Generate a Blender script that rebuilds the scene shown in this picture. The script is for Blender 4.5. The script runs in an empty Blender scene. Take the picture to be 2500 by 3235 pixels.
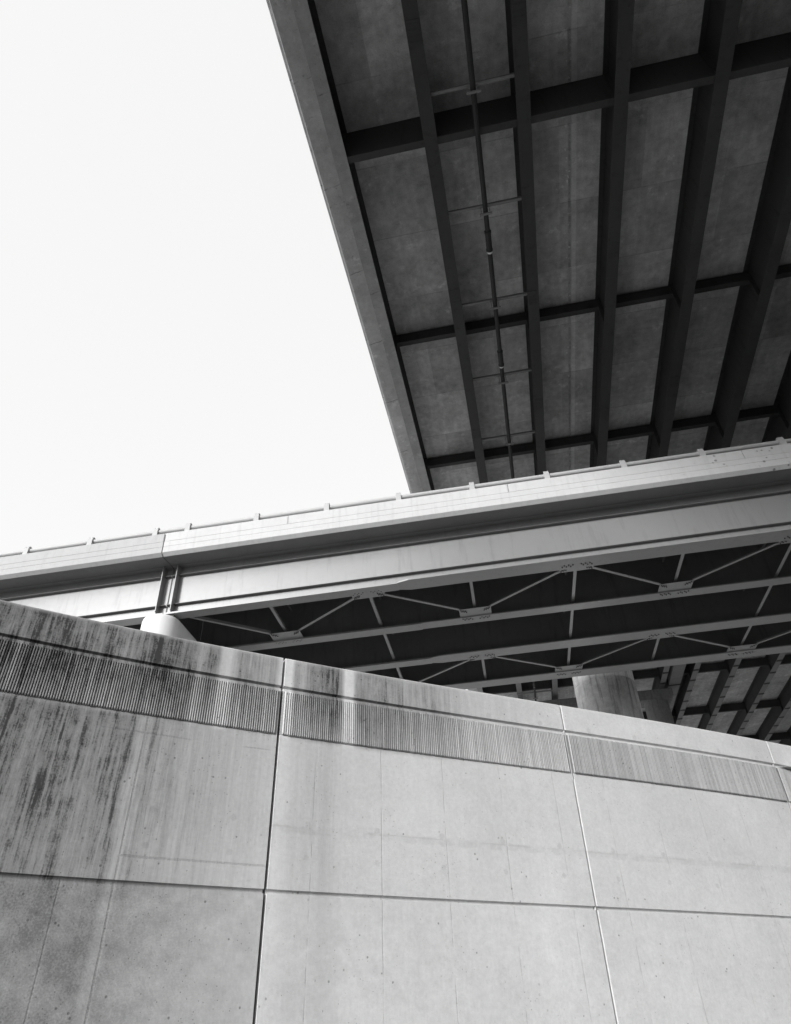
import bpy, math, random
from mathutils import Matrix, Vector
random.seed(7)
R = math.radians
S = bpy.context.scene
COL = S.collection
EYE = 1.6
PITCH = .0322
ZT, ZG, ZR, ZL = 6.30, 5.825, 5.108, 3.155      # heights of the wall's top, groove, ribs and lower groove

# ------------------------------------------------------------------ helpers
def link(o, parent=None):
    COL.objects.link(o)
    if parent is not None:
        o.parent = parent
    return o

def tag(o, label=None, cat=None, group=None, kind=None):
    for k, v in (('label', label), ('category', cat), ('group', group), ('kind', kind)):
        if v:
            o[k] = v
    return o

class Frame:
    """A set of axes (across, along, up) at the viewpoint, in which a bridge is straight."""
    def __init__(s, az, slope):
        u = Vector((math.sin(az), math.cos(az), slope)).normalized()
        w = Vector((math.cos(az), -math.sin(az), 0))
        v = w.cross(u)
        if v.z < 0:
            v = -v
        s.w, s.u, s.v = w, u, v
    def world(s, p, q, h):
        return Vector((0, 0, EYE)) + s.w * p + s.u * q + s.v * h
    def root(s, name, o):
        e = bpy.data.objects.new(name, None)
        e.empty_display_size = .5
        c = s.world(*o)
        # mirror-free axes: x = across, y = along, z = up
        e.matrix_world = Matrix(((s.w.x, s.u.x, s.v.x, c.x), (s.w.y, s.u.y, s.v.y, c.y),
                                 (s.w.z, s.u.z, s.v.z, c.z), (0, 0, 0, 1)))
        COL.objects.link(e)
        e['o'] = list(o)
        return e

def empty(name, loc, rz=0):
    e = bpy.data.objects.new(name, None)
    e.location = loc
    e.rotation_euler = (0, 0, rz)
    e.empty_display_size = .5
    COL.objects.link(e)
    return e

class MB:
    def __init__(s):
        s.v, s.f, s.sm, s.uv = [], [], [], []
    def add(s, vs, fs, smooth=False):
        b = len(s.v)
        s.v += [tuple(x) for x in vs]
        for f in fs:
            s.f.append(tuple(b + i for i in f))
            s.sm.append(smooth)
        return s
    def box(s, a0, a1, b0, b1, c0, c1):
        vs = [(a, b, c) for a in (a0, a1) for b in (b0, b1) for c in (c0, c1)]
        return s.add(vs, [(0, 1, 3, 2), (4, 6, 7, 5), (0, 4, 5, 1), (2, 3, 7, 6), (0, 2, 6, 4), (1, 5, 7, 3)])
    def prism(s, prof, q0, q1, caps=True):
        """closed outline in (across, up), swept along"""
        n = len(prof)
        vs = [(x, q0, z) for x, z in prof] + [(x, q1, z) for x, z in prof]
        fs = [(i, (i + 1) % n, n + (i + 1) % n, n + i) for i in range(n)]
        if caps:
            fs += [tuple(range(n - 1, -1, -1)), tuple(range(n, 2 * n))]
        return s.add(vs, fs)
    def column(s, outline, z0, z1, smooth=True):
        """closed outline in (x, y), swept up"""
        n = len(outline)
        vs = [(x, y, z0) for x, y in outline] + [(x, y, z1) for x, y in outline]
        s.add(vs, [(i, (i + 1) % n, n + (i + 1) % n, n + i) for i in range(n)], smooth)
        return s.add(vs, [tuple(range(n - 1, -1, -1)), tuple(range(n, 2 * n))])
    def bar(s, a, b, wid, hgt, up=(0, 0, 1)):
        a, b = Vector(a), Vector(b)
        d = (b - a).normalized()
        x = d.cross(Vector(up)).normalized() * wid / 2
        z = x.cross(d).normalized() * hgt / 2
        vs = [p + i * x + j * z for p in (a, b) for i, j in ((-1, -1), (1, -1), (1, 1), (-1, 1))]
        return s.add(vs, [(0, 3, 2, 1), (4, 5, 6, 7), (0, 1, 5, 4), (1, 2, 6, 5), (2, 3, 7, 6), (3, 0, 4, 7)])
    def tube(s, pts, r, n=12, cap=True):
        pts = [Vector(p) for p in pts]
        rings = []
        for i, p in enumerate(pts):
            d = (pts[min(i + 1, len(pts) - 1)] - pts[max(i - 1, 0)]).normalized()
            t = Vector((0, 0, 1)) if abs(d.z) < .9 else Vector((1, 0, 0))
            x = d.cross(t).normalized()
            y = x.cross(d)
            rings.append([p + r * (math.cos(2 * math.pi * k / n) * x + math.sin(2 * math.pi * k / n) * y) for k in range(n)])
        vs = [v for g in rings for v in g]
        fs = [(i * n + k, i * n + (k + 1) % n, (i + 1) * n + (k + 1) % n, (i + 1) * n + k)
              for i in range(len(pts) - 1) for k in range(n)]
        s.add(vs, fs, True)
        if cap:
            s.add(rings[0], [tuple(range(n - 1, -1, -1))])
            s.add(rings[-1], [tuple(range(n))])
        return s
    def mesh(s, name, mat, off=(0, 0, 0)):
        m = bpy.data.meshes.new(name)
        m.from_pydata([(x - off[0], y - off[1], z - off[2]) for x, y, z in s.v], [], s.f)
        m.polygons.foreach_set('use_smooth', s.sm)
        if s.uv:
            l = m.uv_layers.new(name='UVMap')
            for lp in m.loops:
                l.data[lp.index].uv = s.uv[lp.vertex_index]
        import bmesh
        bm = bmesh.new()
        bm.from_mesh(m)
        bmesh.ops.recalc_face_normals(bm, faces=bm.faces)
        bm.to_mesh(m)
        bm.free()
        m.materials.append(mat)
        return m
    def build(s, name, mat, parent=None, bevel=0, off=None):
        if off is None:
            off = parent['o'] if parent is not None and 'o' in parent.keys() else (0, 0, 0)
        o = bpy.data.objects.new(name, s.mesh(name, mat, off))
        link(o, parent)
        if parent is not None and 'o' in parent.keys():
            o['o'] = list(parent['o'])
        if bevel:
            b = o.modifiers.new('bevel', 'BEVEL')
            b.width = bevel
            b.segments = 2
            b.limit_method = 'ANGLE'
            b.angle_limit = R(40)
        return o

def copy_at(o, parent, loc, off):
    c = o.copy()
    COL.objects.link(c)
    c.parent = parent
    c.location = loc
    return c

# ------------------------------------------------------------------ materials
class NT:
    def __init__(s, name):
        m = bpy.data.materials.new(name)
        m.use_nodes = True
        s.m, s.t = m, m.node_tree
        s.n, s.l = s.t.nodes, s.t.links
        s.b = s.n['Principled BSDF']
    def new(s, kind, **kw):
        x = s.n.new(kind)
        for k, v in kw.items():
            setattr(x, k, v)
        return x
    def put(s, sock, val):
        if hasattr(val, 'is_output'):
            s.l.new(val, sock)
        else:
            sock.default_value = val
    def math(s, op, a, b=0.0, c=0.0, clamp=False):
        x = s.new('ShaderNodeMath', operation=op, use_clamp=clamp)
        s.put(x.inputs[0], a); s.put(x.inputs[1], b); s.put(x.inputs[2], c)
        return x.outputs[0]
    def mul(s, a, b): return s.math('MULTIPLY', a, b)
    def addn(s, a, b): return s.math('ADD', a, b)
    def sub(s, a, b): return s.math('SUBTRACT', a, b)
    def step(s, v, a, b, lo=0.0, hi=1.0):
        x = s.new('ShaderNodeMapRange', interpolation_type='SMOOTHSTEP')
        s.put(x.inputs['Value'], v)
        for k, d in (('From Min', a), ('From Max', b), ('To Min', lo), ('To Max', hi)):
            x.inputs[k].default_value = d
        return x.outputs['Result']
    def xyz(s, kind='Object'):
        c = s.new('ShaderNodeTexCoord')
        sp = s.new('ShaderNodeSeparateXYZ')
        s.l.new(c.outputs[kind], sp.inputs[0])
        return sp.outputs
    def vec(s, x, y, z=0.0):
        c = s.new('ShaderNodeCombineXYZ')
        s.put(c.inputs[0], x); s.put(c.inputs[1], y); s.put(c.inputs[2], z)
        return c.outputs[0]
    def noise(s, vec, scale, detail=4, rough=.55, dist=0.0):
        x = s.new('ShaderNodeTexNoise')
        s.l.new(vec, x.inputs['Vector'])
        x.inputs['Scale'].default_value = scale
        x.inputs['Detail'].default_value = detail
        x.inputs['Roughness'].default_value = rough
        x.inputs['Distortion'].default_value = dist
        return x.outputs['Fac']
    def voro(s, vec, scale, feature='F1'):
        x = s.new('ShaderNodeTexVoronoi', feature=feature)
        s.l.new(vec, x.inputs['Vector'])
        x.inputs['Scale'].default_value = scale
        return x.outputs['Distance']
    def ramp(s, v, stops):
        x = s.new('ShaderNodeValToRGB')
        s.l.new(v, x.inputs[0])
        e = x.color_ramp.elements
        while len(e) > 1:
            e.remove(e[-1])
        for i, (p, c) in enumerate(stops):
            k = e[0] if i == 0 else e.new(p)
            k.position = p
            k.color = (c, c, c, 1)
        return x.outputs[0]
    def grey(s, v):
        c = s.new('ShaderNodeCombineColor')
        for i in range(3):
            s.put(c.inputs[i], v)
        return c.outputs[0]
    def line(s, v, pos, half, wob=None):
        """1 on a thin line v == pos"""
        d = s.math('ABSOLUTE', s.sub(v, pos))
        return s.step(d, half * .4, half, 1.0, 0.0)
    def grid(s, v, start, pitch, half):
        f = s.math('FRACT', s.math('DIVIDE', s.addn(s.sub(v, start), pitch * .5 + pitch * 100), pitch))
        d = s.mul(s.math('ABSOLUTE', s.sub(f, .5)), pitch)
        return s.step(d, half * .4, half, 1.0, 0.0)
    def finish(s, value, rough=.85, bump=None, bstr=.3, bdist=.01, spec=.3, metallic=0.0):
        s.l.new(s.grey(value), s.b.inputs['Base Color'])
        s.put(s.b.inputs['Roughness'], rough)
        s.b.inputs['Specular IOR Level'].default_value = spec
        s.b.inputs['Metallic'].default_value = metallic
        if bump is not None:
            b = s.new('ShaderNodeBump')
            b.inputs['Strength'].default_value = bstr
            b.inputs['Distance'].default_value = bdist
            s.l.new(bump, b.inputs['Height'])
            s.l.new(b.outputs[0], s.b.inputs['Normal'])
        return s.m

def mat_wall(name, flutes):
    t = NT(name)
    X = t.xyz('UV')
    s_, z = X[0], X[1]
    P = t.vec(s_, z)
    big = t.noise(P, .55, 3)
    mott = t.noise(P, 5.0, 6, .65)
    med = t.noise(P, 17.0, 4, .7)
    fine = t.noise(P, 42.0, 3, .7)
    grain = t.noise(P, 160.0, 2, .7)
    st1 = t.noise(t.vec(t.mul(s_, 7.5), t.mul(z, .40)), 1.0, 5, .62, .25)
    st2 = t.noise(t.vec(t.mul(s_, 30.0), t.mul(z, 1.6)), 1.0, 4, .6)
    st3 = t.noise(t.vec(t.mul(s_, 70.0), t.mul(z, 6.0)), 1.0, 3, .6)
    # how dirty the wall is along its length, s from -7 to 9 m
    def A(lst):
        return t.ramp(t.math('DIVIDE', t.addn(s_, 7.0), 16.0, clamp=True), [((a + 7) / 16., b) for a, b in lst])
    top_d = A([(-7, .95), (-4, 1.0), (-3.2, 1.0), (-2.55, .95), (-2.3, .75), (-1.95, 1.0), (-1.35, 1.0), (-1.22, .45),
               (-1.12, .85), (-1.0, .8), (-.93, .25), (-.8, .22), (-.7, .72), (-.12, .55), (-.03, .08), (.14, .0), (.2, .65), (.3, .5),
               (.55, .9), (.92, .85), (.97, .03), (1.14, .06), (1.2, .8), (1.6, .78), (2.0, .55), (2.5, .60), (3.2, .30), (4.2, .16), (5, .08), (9, .08)])
    fld_d = A([(-7, 1.0), (-4, 1.0), (-3, .98), (-2.4, .92), (-1.95, .9), (-1.85, .55), (-1.74, .74), (-1.2, .54), (-.5, .38),
               (-.05, .30), (.05, .12), (.35, .30), (.75, .36), (1.1, .18), (2, .13), (3.4, .16), (4.2, .08), (6, .12), (9, .10)])
    fld_d = t.math('MINIMUM', t.addn(fld_d, t.mul(t.mul(t.step(z, 3.17, 3.14), t.step(s_, .02, -.02)), .14)), 1.0)
    zone = t.step(z, 5.03, 5.12)                      # 1 above the field
    fade = t.step(z, 2.3, 5.2, .80, 1.0)
    ribfade = t.step(z, 5.05, 5.75, .62, 1.0)
    dirt = t.addn(t.mul(t.mul(top_d, zone), ribfade), t.mul(t.mul(fld_d, t.sub(1.0, zone)), fade))
    wet = t.addn(t.addn(t.mul(st1, .42), t.mul(st2, .38)), t.mul(st3, .20))
    wet = t.addn(wet, t.mul(t.sub(mott, .5), .3))
    low = t.step(z, 3.2, 3.0)                          # under the lower groove: blotches instead of runs
    blot = t.addn(t.mul(t.noise(P, 2.6, 6, .68), .7), t.mul(fine, .3))
    wet = t.addn(t.mul(wet, t.sub(1.0, low)), t.mul(t.addn(t.mul(blot, .75), t.mul(wet, .25)), low))
    wet = t.addn(t.mul(t.sub(wet, .5), 2.4), .5)
    wet = t.addn(wet, t.mul(t.sub(fine, .5), .55))
    soft = t.mul(dirt, t.math('ADD', t.mul(t.sub(wet, .5), 1.5), .74, clamp=True))
    thr = t.sub(.90, t.mul(dirt, .40))
    hard = t.mul(t.math('DIVIDE', t.sub(wet, thr), .36, clamp=True), t.step(dirt, 0.0, .7, .4, 1.0))
    stain = t.math('MINIMUM', t.addn(t.mul(soft, t.addn(.78, t.mul(zone, .10))), t.mul(hard, t.sub(.5, t.mul(low, .38)))), 1.0)
    under = t.mul(t.step(z, 6.3, 6.22, .25, 1.0), 1.0)
    stain = t.mul(stain, under)
    base = t.addn(.715, t.mul(t.sub(big, .5), .22))
    base = t.addn(base, t.mul(t.sub(mott, .5), .24))
    base = t.addn(base, t.mul(t.sub(fine, .5), .18))
    base = t.addn(base, t.mul(t.sub(med, .5), .24))
    base = t.addn(base, t.mul(t.sub(grain, .5), .20))
    base = t.addn(base, t.mul(t.sub(st2, .5), .10))
    base = t.mul(base, t.sub(1.0, t.mul(dirt, .50)))
    col = t.mul(base, t.sub(1.0, t.mul(stain, .87)))
    # pale lime runs in the dirty part
    lime = t.step(t.noise(t.vec(t.mul(s_, 7.0), t.mul(z, .5)), 1.0, 5, .7), .63, .72)
    col = t.addn(col, t.mul(t.mul(lime, dirt), .10))
    if flutes:                                        # dirt lies in the flutes between the ribs
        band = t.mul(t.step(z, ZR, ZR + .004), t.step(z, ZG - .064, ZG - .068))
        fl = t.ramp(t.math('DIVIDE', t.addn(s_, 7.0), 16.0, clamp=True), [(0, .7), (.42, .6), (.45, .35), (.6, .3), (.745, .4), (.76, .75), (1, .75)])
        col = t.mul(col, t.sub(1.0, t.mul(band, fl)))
    if not flutes:
        wn = t.new('ShaderNodeTexWhiteNoise', noise_dimensions='1D')
        t.l.new(t.math('FLOOR', t.math('DIVIDE', t.addn(s_, 50.0), PITCH)), wn.inputs['W'])
        chip = t.step(t.noise(t.vec(t.mul(s_, 40.0), t.mul(z, 14.0)), 1.0, 3, .6), .60, .70)
        col = t.mul(col, t.sub(t.addn(.80, t.mul(wn.outputs['Value'], .3)), t.mul(chip, .28)))
    if not flutes:                                    # shade under each rib's lower end, put into the colour
        col = t.mul(col, t.step(z, ZR + .012, ZR + .03, .35, 1.0))
        col = t.mul(col, t.ramp(t.math('DIVIDE', t.addn(s_, 7.0), 16.0, clamp=True), [(0, 1.0), (.5, .98), (.7, .92), (.752, .88), (.754, .70), (1, .70)]))
    # bug holes
    pv = t.voro(P, 17.0)
    pm = t.noise(P, 1.3, 3)
    pits = t.mul(t.step(pv, .07, .13, 1.0, 0.0), t.step(t.addn(pm, t.mul(dirt, .18)), .52, .62))
    pv2 = t.voro(P, 38.0)
    pits2 = t.mul(t.step(pv2, .1, .2, 1.0, 0.0), t.step(t.noise(P, 2.1, 3), .55, .68))
    pv3 = t.voro(P, 7.5)
    pits3 = t.mul(t.step(t.addn(pv3, t.mul(t.sub(fine, .5), .08)), .07, .12, 1.0, 0.0), t.step(t.addn(t.noise(P, 1.9, 3), t.mul(dirt, .10)), .50, .60))
    pits = t.math('MAXIMUM', pits, pits3)
    col = t.mul(col, t.sub(1.0, t.mul(t.math('MAXIMUM', pits, t.mul(pits2, .6)), .48)))
    # form board lines, one metre apart, with tie plugs on the lift line
    wob = t.mul(t.sub(t.noise(P, 1.1, 3), .5), .025)
    sw = t.addn(s_, wob)
    zw = t.addn(z, wob)
    right = t.step(s_, 0.0, .02)
    left = t.sub(1.0, right)
    br = t.step(t.noise(t.vec(s_, t.mul(z, 1.7), 3.0), 1.6, 3), .4, .56)
    vert = t.mul(t.mul(t.grid(sw, .58, 1.013, .012), right), br)
    horr = t.mul(t.line(zw, 3.915, .016), right)
    horl = t.mul(t.math('MAXIMUM', t.mul(t.line(zw, 3.43, .018), t.step(s_, -1.86, -1.76)), t.mul(t.line(zw, 4.875, .014), br)), left)
    verl = t.mul(t.math('MAXIMUM', t.line(sw, -1.79, .016), t.mul(t.line(sw, -2.36, .012), t.step(z, 3.2, 3.1))), left)
    smear = t.mul(t.line(t.addn(z, t.mul(t.sub(mott, .5), .15)), 3.90, .07), right)
    lines = t.math('MAXIMUM', t.math('MAXIMUM', t.mul(vert, .75), t.mul(horr, t.mul(br, .5))), t.math('MAXIMUM', horl, verl))
    lines = t.mul(t.mul(lines, t.step(z, 5.12, 5.06)), t.addn(.35, t.mul(t.step(fine, .35, .65), .65)))
    col = t.mul(col, t.sub(1.0, t.mul(lines, .24)))
    col = t.mul(col, t.sub(1.0, t.mul(t.mul(smear, t.step(mott, .4, .6)), .12)))
    fx = t.mul(t.sub(t.math('FRACT', t.math('DIVIDE', t.addn(s_, 100 * 1.013 - .0), 1.013)), .5), 1.013)
    def plug(zc, r):
        dz = t.sub(z, zc)
        d = t.math('SQRT', t.addn(t.mul(fx, fx), t.mul(dz, dz)))
        return t.step(t.addn(d, t.mul(t.sub(fine, .5), .05)), r * .65, r, 1.0, 0.0)
    pl = t.math('MAXIMUM', plug(3.965, .05), t.math('MAXIMUM', plug(3.56, .045), plug(5.9, .055)))
    col = t.mul(col, t.sub(1.0, t.mul(pl, .11)))
    h = t.addn(t.mul(fine, .5), t.addn(t.mul(mott, .6), t.mul(t.math('MAXIMUM', pits, lines), -1.2)))
    return t.finish(col, .88, h, .35, .012)

def mat_concrete(name, base, var=.14, streak=0.0, seam=None, board=0.0, rough=.85, spots=None, joints=0.0):
    """object space: x across, y along, z up"""
    t = NT(name)
    X = t.xyz('Object')
    P = t.vec(X[0], X[1], X[2])
    a = t.noise(P, .7, 3)
    b = t.noise(P, 4.0, 6, .65)
    c = t.noise(P, 30.0, 3, .7)
    g = t.noise(P, 110.0, 2, .7)
    v = t.addn(1.0, t.addn(t.addn(t.mul(t.sub(a, .5), var * 2.8), t.mul(t.sub(b, .5), var * 3.0)),
                           t.addn(t.mul(t.sub(c, .5), var * 2.0), t.mul(t.sub(g, .5), var * 1.0))))
    bump = t.addn(t.mul(c, .5), t.mul(b, .6))
    if streak:
        s1 = t.noise(t.vec(t.mul(X[0], 7.0), t.mul(X[1], 7.0), t.mul(X[2], .5)), 1.0, 4, .6)
        v = t.mul(v, t.sub(1.0, t.mul(t.step(s1, .5, .72), streak)))
    if board:
        # patchy plywood sheets and faint joints across, as under a deck
        w = t.mul(t.sub(b, .5), .05)
        cell = t.new('ShaderNodeTexWhiteNoise', noise_dimensions='2D')
        t.l.new(t.vec(t.math('FLOOR', t.math('DIVIDE', t.addn(X[0], .1), 1.3)), t.math('FLOOR', t.math('DIVIDE', X[1], 2.44))), cell.inputs['Vector'])
        v = t.mul(v, t.addn(1.0 - board * .5, t.mul(cell.outputs['Value'], board)))
        ln = t.grid(t.addn(X[1], w), 0.0, 2.44, .022)
        v = t.mul(v, t.sub(1.0, t.mul(t.mul(ln, t.step(a, .42, .55)), .28)))
        str_ = t.noise(t.vec(t.mul(X[0], 5.0), t.mul(X[1], .35), 0.0), 1.0, 5, .65)
        v = t.mul(v, t.addn(.78, t.mul(str_, .44)))
        eff = t.step(t.noise(P, 1.7, 5, .7), .57, .68)
        v = t.addn(v, t.mul(t.mul(eff, t.step(b, .40, .6)), .36))
        cr = t.mul(t.step(t.noise(t.vec(t.mul(X[0], 3.0), t.mul(X[1], 9.0), 0.0), 1.0, 3, .6), .6, .7), .14)
        v = t.mul(v, t.sub(1.0, cr))
    if seam is not None:
        w = t.mul(t.sub(t.noise(t.vec(0.0, X[1], 0.0), 1.3, 3), .5), .06)
        d = t.sub(t.addn(X[0], w), seam)
        pale = t.mul(t.step(t.math('ABSOLUTE', t.sub(d, .07)), .05, .10, 1.0, 0.0), .25)
        dark = t.mul(t.step(t.math('ABSOLUTE', t.addn(d, .07)), .02, .07, 1.0, 0.0), t.mul(t.step(b, .38, .6), .45))
        chips = t.mul(t.step(t.math('ABSOLUTE', t.addn(d, .12)), .06, .14, 1.0, 0.0), t.step(t.noise(P, 9.0, 3), .62, .68))
        v = t.addn(t.mul(v, t.sub(1.0, dark)), t.addn(pale, t.mul(chips, .55)))
    if joints:
        f_ = t.addn(t.addn(X[1], t.mul(t.sub(b, .5), .12)), t.mul(X[0], .1))
        ln = t.mul(t.grid(f_, .4, joints, .025), t.step(t.noise(t.vec(X[0], X[1]), 1.4, 3), .38, .52))
        pt = t.step(t.noise(P, 1.3, 6, .75), .56, .64)
        v = t.mul(t.mul(v, t.sub(1.0, t.mul(ln, .5))), t.addn(1.0, t.mul(pt, .28)))
        v = t.mul(v, t.sub(1.0, t.mul(t.step(t.noise(P, 9.0, 4, .7), .60, .70), .35)))
    if spots is not None:
        m = t.step(X[1], spots, spots - 5.0)
        vv = t.voro(P, 5.5)
        sp = t.mul(t.mul(t.step(t.addn(vv, t.mul(t.sub(c, .5), .15)), .16, .3, 1.0, 0.0), t.step(t.noise(P, .9, 2), .55, .62)), m)
        v = t.mul(v, t.sub(1.0, t.mul(sp, .62)))
    pv = t.voro(P, 13.0)
    pit = t.mul(t.step(pv, .07, .13, 1.0, 0.0), t.step(t.noise(P, 1.0, 3), .52, .62))
    v = t.mul(v, t.sub(1.0, t.mul(pit, .4)))
    return t.finish(t.mul(v, base), rough, bump, .3, .01)

def mat_paint(name, base, var=.05, rough=.42, spec=.4, dirt=.1, metal=0.0):
    t = NT(name)
    X = t.xyz('Object')
    P = t.vec(X[0], X[1], X[2])
    a = t.noise(P, .6, 4)
    b = t.noise(P, 6.0, 5, .6)
    c = t.noise(P, 55.0, 2, .6)
    s = t.noise(t.vec(t.mul(X[0], 5.0), t.mul(X[1], 5.0), t.mul(X[2], .6)), 1.0, 4, .6)
    v = t.addn(1.0, t.addn(t.mul(t.sub(a, .5), var * 2), t.addn(t.mul(t.sub(b, .5), var), t.mul(t.sub(c, .5), var * 1.2))))
    v = t.mul(v, t.sub(1.0, t.mul(t.step(s, .52, .75), dirt)))
    r = t.addn(rough, t.mul(t.sub(b, .5), .16))
    return t.finish(t.mul(v, base), r, a, .06, .01, spec, metal)

def mat_ground(name, base):
    t = NT(name)
    X = t.xyz('Object')
    P = t.vec(X[0], X[1], X[2])
    v = t.addn(.6, t.addn(t.mul(t.noise(P, .15, 5), .4), t.addn(t.mul(t.noise(P, 3.0, 5), .25), t.mul(t.noise(P, 60.0, 2), .2))))
    return t.finish(t.mul(v, base), .92, t.noise(P, 50.0, 3), .4, .01)

M_WALL = mat_wall('weathered wall concrete', True)
M_RIB = mat_wall('weathered rib concrete', False)
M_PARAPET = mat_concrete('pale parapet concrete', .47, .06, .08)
M_PARAPET_SPOT = mat_concrete('pale parapet concrete with lichen', .60, .06, .08, spots=-4.0)
M_PIER = mat_concrete('white washed pier concrete', .78, .04, .05)
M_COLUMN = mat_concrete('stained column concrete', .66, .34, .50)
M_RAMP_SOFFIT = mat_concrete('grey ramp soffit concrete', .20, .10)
M_BAY_SOFFIT = mat_paint('ramp deck soffit with bay shade', .12, .2, .6, .3, .2)  # shade up in the girder bays is put into this soffit colour
M_INNER = mat_paint('inner ramp parts with bay shade', .13, .2, .6, .3, .2)  # darker than the outer paint: shade between the girders put into the colour
M_ROAD = mat_concrete('pale concrete roadway', .56, .12)
M_SLAB = mat_concrete('board marked soffit concrete', .54, .36, board=.30, seam=3.92 + .27)
M_EDGE = mat_concrete('edge beam concrete', .54, .22, joints=3.1)
M_FASCIA = mat_concrete('stained fascia concrete', .33, .22, joints=6.2)
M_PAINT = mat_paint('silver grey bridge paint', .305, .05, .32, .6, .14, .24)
M_LEDGE = mat_paint('stiffener paint with underside shade', .15, .15, .5, .3, .2)  # shade on the ledge undersides is put into this darker paint
M_RAIL = mat_paint('grey galvanised rail', .50, .06, .5, .4, .1)
M_BOLT = mat_paint('dark bolt heads', .10, .1, .6)
M_FARFLANGE = mat_paint('paler grey far flanges', .23, .2, .65, .25, .3)  # paler than the flanges of the near span
M_CAP = mat_concrete('far pier concrete with deck shade', .20, .25, .3)  # far pier's shade under the deck is put into the colour
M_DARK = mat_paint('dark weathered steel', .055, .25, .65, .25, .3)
M_PIPE = mat_paint('dark drain pipe', .03, .2, .6, .3, .2)
M_STRUT = mat_paint('grey pipe supports', .22, .15, .6, .3, .2)
M_TAGM = mat_paint('pale pipe band', .7, .05, .5)
M_SEAL = mat_concrete('pale joint sealant', .46, .20)
M_GROUND = mat_ground('dark ground', .09)
M_PATCH_LEFT = mat_ground('grey left bounce patch', .22)
M_PATCH_DARK = mat_ground('dark unseen ground patch', .07)
M_PATCH_RAMP = mat_ground('pale bounce patch under ramp', .60)
M_BANK = mat_ground('dark gravel embankment', .20)
M_PATCH_FAR = mat_ground('pale far bounce patch', .66)

# ------------------------------------------------------------------ retaining wall
WC = (9.55363797e-04, -7.23554510e-03, 4.75329926e-01, 1.03366412e+01)
def wall_y(x):
    if x > 7.2:
        d = 3 * WC[0] * 7.2 ** 2 + 2 * WC[1] * 7.2 + WC[2]
        return wall_y(7.2) + d * (x - 7.2)
    if x < -5.2:
        d = 3 * WC[0] * 5.2 ** 2 - 2 * WC[1] * 5.2 + WC[2]
        e = -5.2 - x
        return wall_y(-5.2) - d * e - .02 * e * e
    return ((WC[0] * x + WC[1]) * x + WC[2]) * x + WC[3]
PL = []
xx, acc = -16.0, 0.0
prev = None
while xx < 26:
    q = Vector((xx, wall_y(xx), 0))
    if prev is not None:
        acc += (q - prev).length
    PL.append((acc, q))
    prev = q
    xx += .01
s0 = min(PL, key=lambda a: abs(math.degrees(math.atan2(a[1].x, a[1].y)) + 10.48))[0]
PL = [(a - s0, q) for a, q in PL]
import bisect
SK = [a for a, _ in PL]
def wpt(s, out=0.0):
    i = max(1, min(len(PL) - 1, bisect.bisect(SK, s)))
    a, b = PL[i - 1], PL[i]
    f = (s - a[0]) / (b[0] - a[0])
    p = a[1].lerp(b[1], f)
    i0, i1 = max(0, i - 30), min(len(PL) - 1, i + 30)
    t = (PL[i1][1] - PL[i0][1]).normalized()
    n = Vector((t.y, -t.x, 0))
    return p + n * out

wall = empty('retaining_wall', wpt(0.0) + Vector((0, 0, 0)))
tag(wall, 'tall curved concrete retaining wall with a ribbed band and rain streaked left end', 'wall')
def wall_mesh(rows, stations):
    """rows: list of (offset out, z); stations: list of (s, extra offset)"""
    m = MB()
    nr = len(rows)
    for s, e in stations:
        for o, z in rows:
            p = wpt(s, o + e)
            m.v.append((p.x, p.y, z))
            m.uv.append((s, z))
    for i in range(len(stations) - 1):
        for j in range(nr - 1):
            a = i * nr + j
            m.f.append((a, a + 1, a + nr + 1, a + nr))
            m.sm.append(False)
    return m
GH = .022
ROWS = [(0, 0), (0, 1.0), (0, 2.0), (0, ZL - .030), (-.055, ZL - .022), (-.055, ZL + .018), (0, ZL + GH),
        (0, 3.7), (0, 4.3), (0, ZR), (0, ZG - .065), (0, ZG - GH - .004), (-.06, ZG - .02), (-.06, ZG + .018), (0, ZG + GH),
        (0, ZT - .025), (-.022, ZT), (-.42, ZT), (-.42, 0)]
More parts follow.
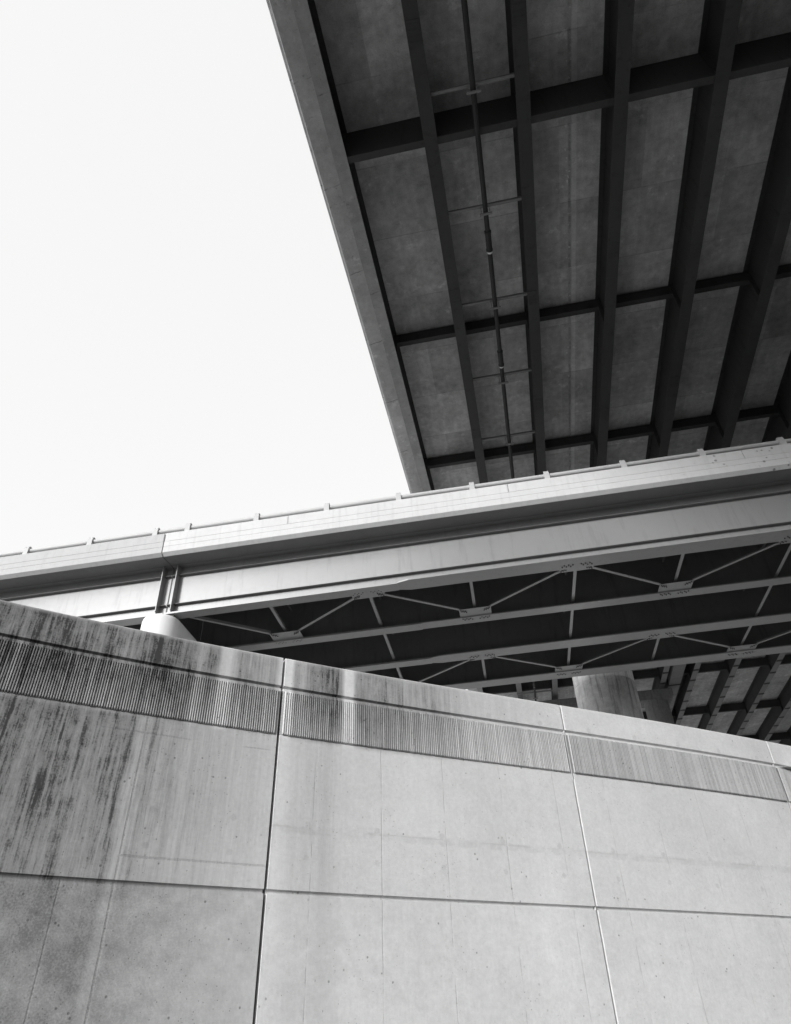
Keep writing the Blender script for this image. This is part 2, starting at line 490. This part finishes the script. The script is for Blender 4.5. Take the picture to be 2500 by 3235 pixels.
def wall_panel(sa, sb):
    st = []
    gap = {0.0: .019}
    a, b = sa + gap.get(sa, .011), sb - gap.get(sb, .011)
    st += [(a, -.05), (a, -.012), (a + .012, 0)] if sa else [(a, -.10), (a, -.003), (a + .004, 0)]
    n = max(2, int((b - a) / .12))
    st += [(a + .012 + (b - a - .024) * i / n, 0) for i in range(1, n)]
    st += [(b - .012, 0), (b, -.012), (b, -.05)] if sb else [(b - .004, 0), (b, -.003), (b, -.10)]
    m = wall_mesh(ROWS, st)
    nr = len(ROWS)
    m.f.append(tuple(range(nr - 1, -1, -1))); m.sm.append(False)
    k = (len(st) - 1) * nr
    m.f.append(tuple(range(k, k + nr))); m.sm.append(False)
    off = tuple(wall.location)
    o = m.build('wall_panel', M_WALL, wall, off=off)
    # ribs
    rb = MB()
    cnt = int((b - a - .05) / PITCH)
    z0, z1 = ZR, ZG - .066
    for i in range(cnt):
        c = a + .025 + PITCH * (i + .5) + random.uniform(-.0012, .0012)
        h = random.uniform(.016, .0195) + (.008 if sa > 4 else 0)
        e0, e1 = z0 + random.uniform(-.004, .004), z1 + random.uniform(-.004, .004)
        prof = ((-.0125, -.016), (-.0085, h), (-.003, h + .002), (.003, h + .002), (.0085, h), (.0125, -.016))
        b0 = len(rb.v)
        for z in (e0, e1):
            for ds, out in prof:
                p = wpt(c + ds, out)
                rb.v.append((p.x, p.y, z)); rb.uv.append((c + ds, z))
        for j in range(5):
            rb.f.append((b0 + j, b0 + j + 1, b0 + 7 + j, b0 + 6 + j)); rb.sm.append(False)
        rb.f.append(tuple(b0 + j for j in range(5, -1, -1))); rb.sm.append(False)
        rb.f.append(tuple(b0 + 6 + j for j in range(6))); rb.sm.append(False)
    rb.build('ribbed_band', M_RIB, o, off=off)
    return o
JOINTS = [-15.15, -10.1, -5.05, 0.0, 5.05, 10.1, 15.15, 20.2]
for i in range(len(JOINTS) - 1):
    wall_panel(JOINTS[i], JOINTS[i + 1])
# ragged pale sealant squeezed into the second joint
for J in (5.05, 10.1):
    m = MB()
    zs = [0.0]
    while zs[-1] < ZT - .1:
        zs.append(zs[-1] + .09)
    for z in zs:
        w0, w1 = .010 + random.uniform(-.004, .004), .007 + random.uniform(-.006, .003)
        out = -.012 + random.uniform(-.004, .003)
        if ZR - .1 < z < ZG:
            w0 += .010; w1 += .010; out += .014
        for ds, oo in ((-w0, -.06), (-w0 * .8, out), (w1 * .5, out), (w1, -.06)):
            p = wpt(J + ds, oo)
            m.v.append((p.x, p.y, z))
    for i in range(len(zs) - 1):
        for j in range(3):
            k = i * 4 + j
            m.f.append((k, k + 1, k + 5, k + 4)); m.sm.append(True)
    m.build('joint_sealant', M_SEAL, wall, off=tuple(wall.location))

# ------------------------------------------------------------------ ground
FB_W = (math.cos(R(-81.49)), -math.sin(R(-81.49)))
FB_U = (math.sin(R(-81.49)), math.cos(R(-81.49)))
g = MB()
n = 48
ring = [(600 * math.cos(2 * math.pi * k / n), 600 * math.sin(2 * math.pi * k / n), 0) for k in range(n)]
g.add(ring, [tuple(range(n))])
tag(g.build('ground', M_GROUND), kind='structure')
bk = MB()
front = [wpt(s, -.30) for s in [x * 1.0 for x in range(-15, 20)]]
vs = [(p.x, p.y, ZT - .55) for p in front]
L0, R0 = front[0], front[-1]
vs += [(R0.x + 40, R0.y + 6, ZT - .55), (140, 190, ZT - .55), (-150, 190, ZT - .55), (L0.x - 60, L0.y + 40, ZT - .55)]
k = len(vs)
bk.add(vs, [tuple(range(k))])
out = [(R0.x, R0.y, -.2), (R0.x + 52, R0.y - 4, -.2), (165, 215, -.2), (-175, 215, -.2), (L0.x - 75, L0.y + 30, -.2), (L0.x, L0.y, -.2)]
bk.add([vs[len(front) - 1]] + vs[len(front):] + [vs[0]] + out, [(i, i + 1, 7 + i, 6 + i) for i in range(5)])
tag(bk.build('embankment', M_BANK), kind='structure')
ua, ub, wa, wb = math.sin(R(10.43)), math.cos(R(10.43)), math.cos(R(10.43)), -math.sin(R(10.43))
rd = MB()  # unseen dark patch under the overpass, added to cut bounce onto the slab
rd.add([(wa * p + ua * q, wb * p + ub * q, .006) for p, q in ((-1.0, -60), (60, -60), (60, 2.0), (-1.0, 2.0))], [(0, 1, 2, 3)])
tag(rd.build('unseen_dark_patch', M_PATCH_DARK), kind='structure')
pv = MB()  # unseen patch left of the overpass, added to steer bounce light
pv.add([(wa * p + ua * q, wb * p + ub * q, .006) for p, q in ((-80, -60), (-2.0, -60), (-2.0, 9.5), (-80, 2))], [(0, 1, 2, 3)])
tag(pv.build('bounce_patch_left', M_PATCH_LEFT), kind='structure')
yd = MB()  # unseen pale patch, added to bounce light onto the far underside
yd.add([(wa * p + ua * q, wb * p + ub * q, z) for p, q, z in ((-60, 40, ZT - .54), (10, 32, ZT - .54), (26, 43, ZT - .54), (26, 100, ZT - .54), (-60, 100, ZT - .54))], [(0, 1, 2, 3, 4)])
tag(yd.build('bounce_patch_far', M_PATCH_FAR), kind='structure')
sr = MB()  # unseen pale patch, added to bounce light up at the ramp flanges
w0, w1, u0, u1 = FB_W[0], FB_W[1], FB_U[0], FB_U[1]
sr.add([(w0 * p + u0 * q, w1 * p + u1 * q, ZT - .53) for p, q in ((14.8, 14.0), (14.8, -14), (31, -20), (31, 25))], [(0, 1, 2, 3)])
tag(sr.build('bounce_patch_ramp', M_PATCH_RAMP), kind='structure')

# ------------------------------------------------------------------ ramp bridge (frame B)
FB = Frame(R(-81.49), -.0251)
HB = 11.54
GP = [18.22, 20.98, 23.71, 26.42]
QJ = 10.19
HWEB = 13.46
def girder(root, gp, spans, ledges, qa, qb):
    """spans: list of (q0, q1, half width, plate thickness)"""
    m = MB()
    w = MB()
    w.box(gp - .011, gp + .011, qa, qb, HB + .056, HWEB - .031)
    for q0, q1, hw0, hw1, th in spans:
        vs = [(gp + sx * hw, q, z) for q, hw in ((q0, hw0), (q1, hw1)) for sx in (-1, 1) for z in (HB + .055 - th, HB + .055)]
        m.add(vs, [(0, 1, 3, 2), (4, 6, 7, 5), (0, 4, 5, 1), (2, 3, 7, 6), (0, 2, 6, 4), (1, 5, 7, 3)])
    if ledges:
        m.box(gp - .2, gp + .2, qa, qb, HWEB - .03, HWEB + .015)
    else:
        w.box(gp - .2, gp + .2, qa, qb, HWEB - .03, HWEB + .015)
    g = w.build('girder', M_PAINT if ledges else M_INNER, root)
    m.build('flange', M_PAINT, g)
    if ledges:
        for hh in (13.075, 11.93):
            l = MB()
            l.box(gp - .145, gp - .011, qa, qb, hh - .008, hh + .008)
            l.build('longitudinal_stiffener', M_LEDGE, g)
    return g
def parapet(root, qa, qb, cuts, mat=None):
    low = [(17.2, 13.885), (17.2, 13.69), (17.215, 13.68), (17.2, 13.67), (17.2, 13.45), (17.335, 13.356), (17.5, 13.40), (17.55, 13.885)]
    m = MB()
    m.prism(low, qa, qb)
    q = qa
    for c in list(cuts) + [qb]:
        m.prism([(17.2, 14.235), (17.2, 13.905), (17.216, 13.8855), (17.50, 13.8855), (17.46, 14.25), (17.215, 14.25)], q + .009, c - .009)
        m.box(17.24, 17.45, q, c, 13.8852, 14.2)
        q = c
    v = MB()
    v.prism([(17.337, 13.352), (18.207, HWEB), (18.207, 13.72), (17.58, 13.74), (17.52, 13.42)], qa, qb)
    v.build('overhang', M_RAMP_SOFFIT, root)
    return m.build('parapet', mat or M_PARAPET, root, bevel=.006)
def rail(root, qa, qb, posts):
    m = MB()
    m.tube([(17.37, qa, 14.472), (17.37, qb, 14.472)], .074, 16)
    r = m.build('handrail', M_RAIL, root)
    for q in posts:
        c = MB()
        path = [(17.235, 14.248), (17.238, 14.36), (17.245, 14.47), (17.262, 14.56), (17.305, 14.625), (17.37, 14.65), (17.435, 14.62),
                (17.475, 14.55), (17.49, 14.47), (17.495, 14.25)]
        n = len(path)
        for j, (p, h) in enumerate(path):
            a, b = path[max(0, j - 1)], path[min(n - 1, j + 1)]
            d = Vector((b[0] - a[0], b[1] - a[1])).normalized()
            nx, nz = -d.y, d.x
            wq = .092 - .02 * min(1, j / 5)
            for sgn, off in ((-1, 0), (1, 0), (1, .028), (-1, .028)):
                c.v.append((p - nx * off, q + sgn * wq, h - nz * off))
        for j in range(n - 1):
            for k in range(4):
                c.f.append((j * 4 + k, j * 4 + (k + 1) % 4, j * 4 + 4 + (k + 1) % 4, j * 4 + 4 + k)); c.sm.append(False)
        c.f += [(0, 3, 2, 1), tuple(4 * (n - 1) + k for k in range(4))]; c.sm += [False, False]
        for sg in (-1, 1):       # side ears that clasp the pipe
            c.box(17.262, 17.47, q + sg * .055 - .008, q + sg * .055 + .008, 14.252, 14.60)
        c.build('rail_post', M_RAIL, r)
    return r
def deck_slab(root, qa, qb):
    m = MB()
    m.prism([(18.218, HWEB + .016), (26.45, HWEB + .016), (27.6, HWEB - .05), (27.6, 14.2), (27.35, 14.2), (27.3, 13.72), (18.218, 13.72)], qa, qb)
    o = m.build('deck_slab', M_BAY_SOFFIT, root)
    r = MB()
    r.box(17.56, 27.3, qa, qb, 13.742, 13.80)
    r.build('roadway', M_ROAD, o)
    return o

def cross_frame(root, ga, gb, q):
    m = MB()
    m.box(ga + .012, gb - .012, q - .05, q + .05, HB + .17, HB + .182)
    m.box(ga + .012, gb - .012, q - .05, q - .038, HB + .183, HB + .27)
    m.build('cross_strut', M_PAINT, root)
    u = MB()
    u.box(ga + .012, gb - .012, q - .04, q + .04, HB + 1.30, HB + 1.312)
    u.box(ga + .012, gb - .012, q - .04, q - .03, HB + 1.313, HB + 1.38)
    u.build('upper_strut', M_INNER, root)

# --- bolts: one mesh shared by every bolt
BOLT = MB()
BOLT.tube([(0, 0, -.026), (0, 0, 0.0)], .023, 6)
bolt_mesh = BOLT.mesh('bolt', M_BOLT)
rest_bolts = []
bolt_count = [0]
def gusset(root, g_p, side, q, bolts_each=True):
    """plate lying on a bottom flange, reaching out on one side (+1 away, -1 near)"""
    m = MB()
    z0, z1 = HB + .056, HB + .072
    e = .53 if side > 0 else .72
    a, b = g_p - side * .02, g_p + side * e
    L = .54
    out = [(a, q - L), (b - side * .0, q - L), (b, q + L), (a, q + L)]
    vs = [(x, y, z) for z in (z0, z1) for x, y in out]
    m.add(vs, [(0, 1, 2, 3), (7, 6, 5, 4)] + [(i, (i + 1) % 4, 4 + (i + 1) % 4, 4 + i) for i in range(4)])
    o = m.build('gusset_plate', M_PAINT, root)
    pts = []
    for sg in (-1, 1):
        c = q + sg * .43
        for i in range(3):
            pts.append((b - side * (.06 + .035 * i), c - sg * (.075 * i - .05), z0))
            pts.append((b - side * (.135 + .035 * i), c - sg * (.075 * i - .02), z0))
        for i in range(6):
            pts.append((g_p + side * (.07 + .075 * (i % 2)), q + sg * (.13 + .065 * i), HB + .012))
    for p in pts:
        if bolts_each:
            c = bpy.data.objects.new('bolt', bolt_mesh)
            link(c, o)
            c.location = [p[i] - root['o'][i] for i in range(3)]
        else:
            rest_bolts.append(p)
    return o
def brace(root, a, b):
    m = MB()
    m.bar((a[0], a[1], HB + .085), (b[0], b[1], HB + .085), .10, .012)
    d = Vector((b[0] - a[0], b[1] - a[1], 0)).normalized()
    x = Vector((d.y, -d.x, 0)) * .045
    m.bar((a[0] - x.x, a[1] - x.y, HB + .135), (b[0] - x.x, b[1] - x.y, HB + .135), .012, .085)
    return m.build('lateral_brace', M_PAINT, root)

# --- right hand span
QE = -42.0
span = FB.root('ramp_span', (GP[0], 0.0, HB))
tag(span, 'long grey steel and concrete ramp span right of the joint over the round pier nose', 'bridge span', 'ramp bridge spans')
qa, qb = QE, QJ - .018
SP = [(2.42, qb, .205, .205, .062), (2.05, 2.42, .30, .205, .042), (qa, 2.05, .30, .30, .042)]
SPN = [(2.04, qb, .215, .215, .062), (qa, 2.04, .215, .215, .040)]
SP3 = [(2.05, qb, .22, .22, .062), (1.65, 2.05, .30, .22, .042), (qa, 1.65, .30, .30, .042)]
SP4 = [(2.05, qb, .30, .30, .062), (qa, 2.05, .30, .30, .042)]
g1 = girder(span, GP[0], SP, True, qa, qb)
girder(span, GP[1], SPN, False, qa, qb)
girder(span, GP[2], SP3, False, qa, qb)
girder(span, GP[3], SP4, False, qa, qb)
for q in (9.93,):
    m = MB()
    m.prism([(18.205, HB + .06), (17.99, HB + .06), (17.93, HB + .10), (17.93, HWEB - .06), (18.0, HWEB - .034), (18.205, HWEB - .034)], q - .012, q + .012)
    m.build('end_stiffener', M_PAINT, g1)
deck_slab(span, qa, qb)
parapet(span, qa, qb, [-38.1, -30.8, -23.5, -16.1, -8.8, -1.475, 5.859], M_PARAPET_SPOT)
rail(span, qa, QJ + .0, [9.45 - 2.447 * i for i in range(20)])
for i in range(-10, 3):
    q = .13 + 3.325 * i
    if q < QE + 1:
        continue
    cross_frame(span, GP[0], GP[1], q)
    if i % 2:
        cross_frame(span, GP[1], GP[2], q)
    cross_frame(span, GP[2], GP[3], q)
def lateral(ia, ib, pa, first):
    """zigzag of braces between two girders; pa = parity of the frames that meet the near girder"""
    G0, G1_ = GP[ia], GP[ib]
    for i in range(-8, 3):
        q = .13 + 3.325 * i
        near = (i % 2 == pa)
        each = first and i in (-2, -1, 0, 1, 2)
        gusset(span, G0 if near else G1_, 1 if near else -1, q, each)
        q2 = q - 3.325
        pn, pf = G0 + .50, G1_ - .68
        if near:
            brace(span, (pn, q - .52), (pf, q2 + .52))
        else:
            brace(span, (pf, q - .52), (pn, q2 + .52))
lateral(0, 1, 1, True)
lateral(2, 3, 0, False)
brace(span, (GP[1] - .68, .13 + 6.65 + .52), (GP[0] + .32, 9.5))
brace(span, (GP[2] + .5, .13 + 6.65 + .52), (GP[3] - .35, 9.5))
if rest_bolts:
    m = MB()
    for p in rest_bolts:
        m.tube([(p[0], p[1], p[2] - .026), p], .023, 6)
    tag(m.build('bolt', M_BOLT, span), kind='stuff')

m = MB()
m.prism([(17.30, 14.22), (17.30, 13.42), (18.19, HWEB - .04), (18.19, HB + .10), (18.24, HB + .10), (18.24, 13.7), (17.44, 13.75), (17.44, 14.22)], QJ - .0175, QJ + .0175)
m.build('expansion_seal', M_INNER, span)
# --- left hand span
span2 = FB.root('ramp_span', (GP[0], QJ + 12, HB))
tag(span2, 'grey steel and concrete ramp span left of the joint, running behind the stained wall', 'bridge span', 'ramp bridge spans')
qa, qb = QJ + .018, 52.0
gl = None
for i, gp in enumerate(GP):
    o = girder(span2, gp, [(qa, qb, .22 if i else .205, .22 if i else .205, .055)], i == 0, qa, qb)
    gl = gl or o
m = MB()
m.prism([(18.205, HB + .06), (17.99, HB + .06), (17.93, HB + .10), (17.93, HWEB - .06), (18.0, HWEB - .034), (18.205, HWEB - .034)], 10.43, 10.455)
m.build('end_stiffener', M_PAINT, gl)
deck_slab(span2, qa, qb)
parapet(span2, qa, qb, [17.5, 24.8, 32.1, 39.5, 46.8])
rail(span2, QJ + .0, qb, [10.62 + 2.40 * i for i in range(17)])
for i in range(12):
    q = 13.4 + 3.325 * i
    for a in range(3):
        cross_frame(span2, GP[a], GP[a + 1], q)

# ------------------------------------------------------------------ pier under the ramp joint
def capsule(c0, c1, r, n=24):
    d = (c1 - c0).normalized()
    x = Vector((d.y, -d.x))
    pts = []
    for k in range(n + 1):
        a = math.pi * k / n
        pts.append(c0 + r * (math.cos(a) * x - math.sin(a) * d))
    for k in range(n + 1):
        a = math.pi * k / n
        pts.append(c1 + r * (-math.cos(a) * x + math.sin(a) * d))
    return [(p.x, p.y) for p in pts]
A0 = FB.world(18.40, 10.36, HB - .02)
A1 = FB.world(26.4, 10.36, HB - .02)
pier = empty('ramp_pier', (A0.x, A0.y, ZT - .55))
tag(pier, 'pale concrete wall pier with rounded nose carrying the ramp joint', 'pier')
m = MB()
top = A0.z - .03
v0, v1 = Vector((A0.x, A0.y)), Vector((A1.x, A1.y))
rings = [(.635, ZT - .8), (.635, top - .15), (.628, top - .10), (.61, top - .05), (.585, top - .02), (.55, top - .004), (.52, top)]
outl = [capsule(v0, v1, r) for r, z in rings]
n = len(outl[0])
m.add([(x, y, z) for o, (r, z) in zip(outl, rings) for x, y in o], [(i * n + k, i * n + (k + 1) % n, (i + 1) * n + (k + 1) % n, (i + 1) * n + k) for i in range(len(rings) - 1) for k in range(n)], True)
m.add([(x, y, top) for x, y in outl[-1]], [tuple(range(n))])
ps = m.build('pier_shaft', M_PIER, pier, off=tuple(pier.location))
for gp in GP:
    for q in (10.0, 10.40):
        c = FB.world(gp, q, HB)
        b = MB()
        b.box(c.x - .13, c.x + .13, c.y - .13, c.y + .13, top + .001, c.z - .012)
        b.build('bearing', M_BOLT, pier, off=tuple(pier.location))

# ------------------------------------------------------------------ overpass high above (frame A)
FA = Frame(R(10.43), 0.0)
HF, HS = 19.9, 21.6
QA, QM, QB = -32.0, 31.75, 150.0
CBN = [8.97 + 7.165 * k for k in range(-5, 0)] + [8.6] + [8.97 + 7.165 * k for k in range(1, 4)]
CBF = [33.5, 41.5, 49.7, 58.15, 66.5, 74.8, 83.1, 91.4, 99.7, 108, 116.3, 124.6, 132.9, 141.2]
plates = {}
m = MB()
m.box(-.195, .195, -.11, .11, -.03, -.001)
plates[True] = m.mesh('splice_plate', M_DARK)
m = MB()
m.box(-.16, .16, -.28, .28, -.014, -.001)
for x in (-.11, -.05, .05, .11):
    for y in (-.2, -.07, .07, .2):
        m.tube([(x, y, -.034), (x, y, -.013)], .014, 6)
plates[False] = m.mesh('splice_plate', M_DARK)
def overpass(label, GA, hf, q0, q1, beams, far, bdep):
    over = FA.root('overpass', (GA[1], max(q0, 0.0), hf))
    tag(over, label, 'bridge span', 'overpass spans')
    PE = GA[-1] + 1.0
    m = MB()
    m.prism([(-2.89, HS), (PE, HS), (PE, HS + .35), (-2.89, HS + .35)], q0, q1)
    m.build('deck_slab', M_SLAB, over)
    m = MB()
    m.prism([(-3.0, HS - .03), (-3.0, HS - .10), (-3.83, HS - .22), (-3.85, HS - .19), (-3.86, HS + .18), (-3.98, HS + .16), (-3.995, HS + .2), (-3.99, HS + 1.25),
             (-3.72, HS + 1.25), (-3.6, HS + .3), (-2.95, HS + .3), (-2.95, HS - .03)], q0, q1)
    m.build('edge_beam', M_EDGE, over)
    m = MB()
    m.prism([(PE + .004, HS - .1), (PE + .2, HS - .1), (PE + .2, HS + 1.25), (PE + .004, HS + 1.25)], q0, q1)
    m.build('parapet', M_EDGE, over)
    for i, gp in enumerate(GA):
        m = MB()
        m.box(gp - .009, gp + .009, q0, q1, hf + .036, HS - .051)
        m.box(gp - .15, gp + .15, q0, q1, HS - .05, HS - .003)
        for c in beams:
            for sg in (-1, 1):
                m.box(min(gp + sg * .010, gp + sg * .15), max(gp + sg * .010, gp + sg * .15), c - .03, c - .012, hf + .037, HS - .052)
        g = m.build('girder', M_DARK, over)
        m = MB()
        m.box(gp - .19, gp + .19, q0, q1, hf, hf + .035)
        g2 = m.build('flange', M_FASCIA if i == 0 else M_FARFLANGE if far else M_DARK, g)
        o = g['o']
        if far:
            spots = [46.0 + 1.9 * k + random.uniform(-.1, .1) for k in range(14)] if 7 < gp < 25 else []
        else:
            spots = [19.4 + 1.1 * (i % 2), 13.2 + .6 * (i % 3), 6.0] if i else []
        for q in spots:
            c = bpy.data.objects.new('splice_plate', plates[far])
            link(c, g)
            c.location = (gp - o[0], q - o[1], hf - o[2])
    for gi in range(len(GA) - 1):
        for c in beams:
            if c > 92 or c < -12:
                continue
            m = MB()
            a, b = GA[gi] + .010, GA[gi + 1] - .010
            if abs(c - 8.6) < .1:
                bd = HS - hf - .06
            else:
                bd = bdep
            m.box(a, b, c, c + .012, HS - bd + .015, HS - .08)
            m.box(a, b, c, c + .20, HS - bd, HS - bd + .014)
            m.box(a, b, c, c + .20, HS - .08, HS - .066)
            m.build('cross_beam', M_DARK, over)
GA = [-.27 + 2.6 * k for k in range(-1, 17)]  # unseen girders at far right added, widening the deck to darken its underside
GF = [-2.87, -.04, 2.55, 5.15, 7.75, 10.3, 12.4, 15.08, 17.9, 20.6, 23.3, 26.0, 28.7, 31.3, 33.9, 36.5, 39.1, 41.33]  # outermost unseen girders added so this span shades as widely
overpass('dark overpass span directly overhead, slab on parallel steel girders seen from below', GA, HF, QA, QM - .02, CBN, False, .545)
overpass('distant overpass span glimpsed in the gap between wall and ramp, beyond the round column', GF, 20.4, QM + .02, QB, CBF, True, .66)
# drain pipe with its trapeze hangers, in the bay right of the first girder
pp, ph, pr = 1.03, 19.74, .075
pipe = FA.root('drain_pipe', (pp, 14.0, ph))
tag(pipe, 'long dark drain pipe slung between two girders under the overpass', 'pipe')
m = MB()
m.tube([(pp, QA, ph), (pp, 70, ph)], pr, 16)
m.build('pipe', M_PIPE, pipe)
for q in (16.62, 11.9, 3.2, 26, 36, 46):
    c = MB()
    c.tube([(pp, q - .30, ph), (pp, q - .29, ph), (pp, q + .29, ph), (pp, q + .30, ph)], pr + .018, 16)
    c.tube([(pp, q - .34, ph), (pp, q - .27, ph)], pr + .03, 16)
    c.tube([(pp, q + .27, ph), (pp, q + .34, ph)], pr + .03, 16)
    o = c.build('coupling', M_PIPE, pipe)
    c = MB()
    c.tube([(pp, q + .36, ph), (pp, q + .42, ph)], pr + .006, 16)
    c.build('pale_band', M_TAGM, o)
for k in range(-9, 16):
    q = 7.50 + 3.395 * k
    m = MB()
    m.box(GA[1] + .011, GA[2] - .011, q, q + .010, 20.06, 20.15)
    m.box(GA[1] + .011, GA[2] - .011, q + .0105, q + .085, 20.06, 20.07)
    tag(m.build('support_angle', M_STRUT, pipe))
    h = MB()
    for sg in (-1, 1):
        h.tube([(pp + sg * .125, q + .05, ph - pr - .05), (pp + sg * .125, q + .05, 20.059)], .011, 6)
    h.box(pp - .19, pp + .19, q + .02, q + .08, ph - pr - .062, ph - pr - .002)
    h.build('hanger', M_STRUT, pipe)

# ------------------------------------------------------------------ piers under the overpass
def round_pier(p, q, r, label, caps, hcap=17.9, htop=HF - .07, gs=None, half=None, mcap=None):
    c = FA.world(p, q, 0)
    zb = ZT - .7
    e = empty('overpass_pier', (c.x, c.y, zb), -R(10.43))
    tag(e, label, 'pier', 'round piers under the overpass')
    zc = EYE + hcap
    half = half or r * .95
    gs = gs or GA
    zring = EYE + 13.08
    m = MB()
    def circ(rr, n=64):
        return [(rr * math.cos(2 * math.pi * k / n), rr * math.sin(2 * math.pi * k / n)) for k in range(n)]
    n = 64
    zs = [(0, r), (zring - zb - .018, r), (zring - zb - .006, r - .022), (zring - zb + .006, r - .022), (zring - zb + .018, r), (zc - zb, r)]
    vs = [(x, y, z) for z, rr in zs for x, y in circ(rr)]
    m.add(vs, [(i * n + k, i * n + (k + 1) % n, (i + 1) * n + (k + 1) % n, (i + 1) * n + k) for i in range(len(zs) - 1) for k in range(n)], True)
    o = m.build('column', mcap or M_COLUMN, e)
    a, b = caps
    z1 = EYE + htop - zb
    z0 = zc - zb
    m = MB()
    m.add([(x, y, z) for y in (-half, half) for x, z in ((a, z1), (a, z0 + .2), (a + .2, z0), (b - .2, z0), (b, z0 + .2), (b, z1))],
          [(5, 4, 3, 2, 1, 0), (6, 7, 8, 9, 10, 11)] + [(i, (i + 1) % 6, 6 + (i + 1) % 6, 6 + i) for i in range(6)])
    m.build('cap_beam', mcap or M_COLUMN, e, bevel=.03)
    for gp in gs:
        if a < gp - p < b:
            k = MB()
            k.box(gp - p - .22, gp - p + .22, -.25, .25, z1 + .001, z1 + .068)
            k.build('bearing', M_BOLT, e)
    return e
round_pier(3.94, 31.75, 1.39, 'thick round concrete column behind the ramp, with a curved lift line', (-7.1, 5.6))
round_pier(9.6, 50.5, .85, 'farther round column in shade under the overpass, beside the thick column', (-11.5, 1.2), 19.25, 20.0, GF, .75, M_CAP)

# long pale duct slung under the far deck
duct = FA.root('utility_duct', (10.95, 50, 20.1))
tag(duct, 'long pale box duct slung beside a dark girder under the far overpass', 'duct')
m = MB()
m.box(10.75, 11.55, 36, 64, 20.35, 20.95)
for q in range(37, 64, 3):
    m.box(10.73, 11.57, q, q + .08, 20.33, 20.97)
m.build('duct_casing', M_RAMP_SOFFIT, duct)
for q in range(38, 64, 6):
    h = MB()
    h.box(10.68, 10.72, q, q + .05, 20.3, HS - .01)
    h.box(11.58, 11.62, q, q + .05, 20.3, HS - .01)
    h.box(10.68, 11.62, q, q + .05, 20.25, 20.3)
    h.build('hanger', M_DARK, duct)

for o in bpy.data.objects:
    if 'o' in o.keys():
        del o['o']

# ------------------------------------------------------------------ camera
f, th, ro = 1450.0, R(38.2), R(-1.716)
c, s = math.cos(ro), math.sin(ro)
right = Vector((c, -s * math.sin(th), s * math.cos(th)))
up = Vector((-s, -c * math.sin(th), c * math.cos(th)))
fwd = Vector((0, math.cos(th), math.sin(th)))
cam = bpy.data.cameras.new('camera')
cam.sensor_fit = 'HORIZONTAL'
cam.sensor_width = 36
cam.lens = 36 * f / 1688
cam.clip_end = 2000
co = bpy.data.objects.new('camera', cam)
co.matrix_world = Matrix(((right.x, up.x, -fwd.x, 0), (right.y, up.y, -fwd.y, 0), (right.z, up.z, -fwd.z, EYE), (0, 0, 0, 1)))
COL.objects.link(co)
S.camera = co

# ------------------------------------------------------------------ light: bright overcast, sun behind the left shoulder
SUN_AZ, SUN_EL = R(-146), R(15)
w = bpy.data.worlds.new('World')
S.world = w
w.use_nodes = True
nt = w.node_tree
bg = nt.nodes['Background']
sky = nt.nodes.new('ShaderNodeTexSky')
sky.sky_type = 'NISHITA'
sky.sun_disc = False
sky.sun_elevation = SUN_EL
sky.sun_rotation = SUN_AZ
sky.dust_density = 4.0
bw = nt.nodes.new('ShaderNodeRGBToBW')
nt.links.new(sky.outputs[0], bw.inputs[0])
mx = nt.nodes.new('ShaderNodeMix')          # a cloud layer evens the clear sky out
mx.data_type = 'FLOAT'
mx.inputs[0].default_value = .60
mx.inputs[3].default_value = 7.3
nt.links.new(bw.outputs[0], mx.inputs[2])
nt.links.new(mx.outputs[0], bg.inputs['Color'])
bg.inputs['Strength'].default_value = .105
sd = bpy.data.lights.new('sun', 'SUN')
sd.energy = 1.45
sd.angle = R(12)
sd.color = (1, 1, 1)
so = bpy.data.objects.new('sun', sd)
d = Vector((math.sin(SUN_AZ) * math.cos(SUN_EL), math.cos(SUN_AZ) * math.cos(SUN_EL), math.sin(SUN_EL)))
so.rotation_euler = d.to_track_quat('Z', 'Y').to_euler()
so.location = d * 50
COL.objects.link(so)

S.render.engine = 'CYCLES'
S.cycles.max_bounces = 8
S.cycles.diffuse_bounces = 5
S.view_settings.view_transform = 'Standard'
S.view_settings.look = 'None'
S.view_settings.exposure = .9
S.view_settings.gamma = 1
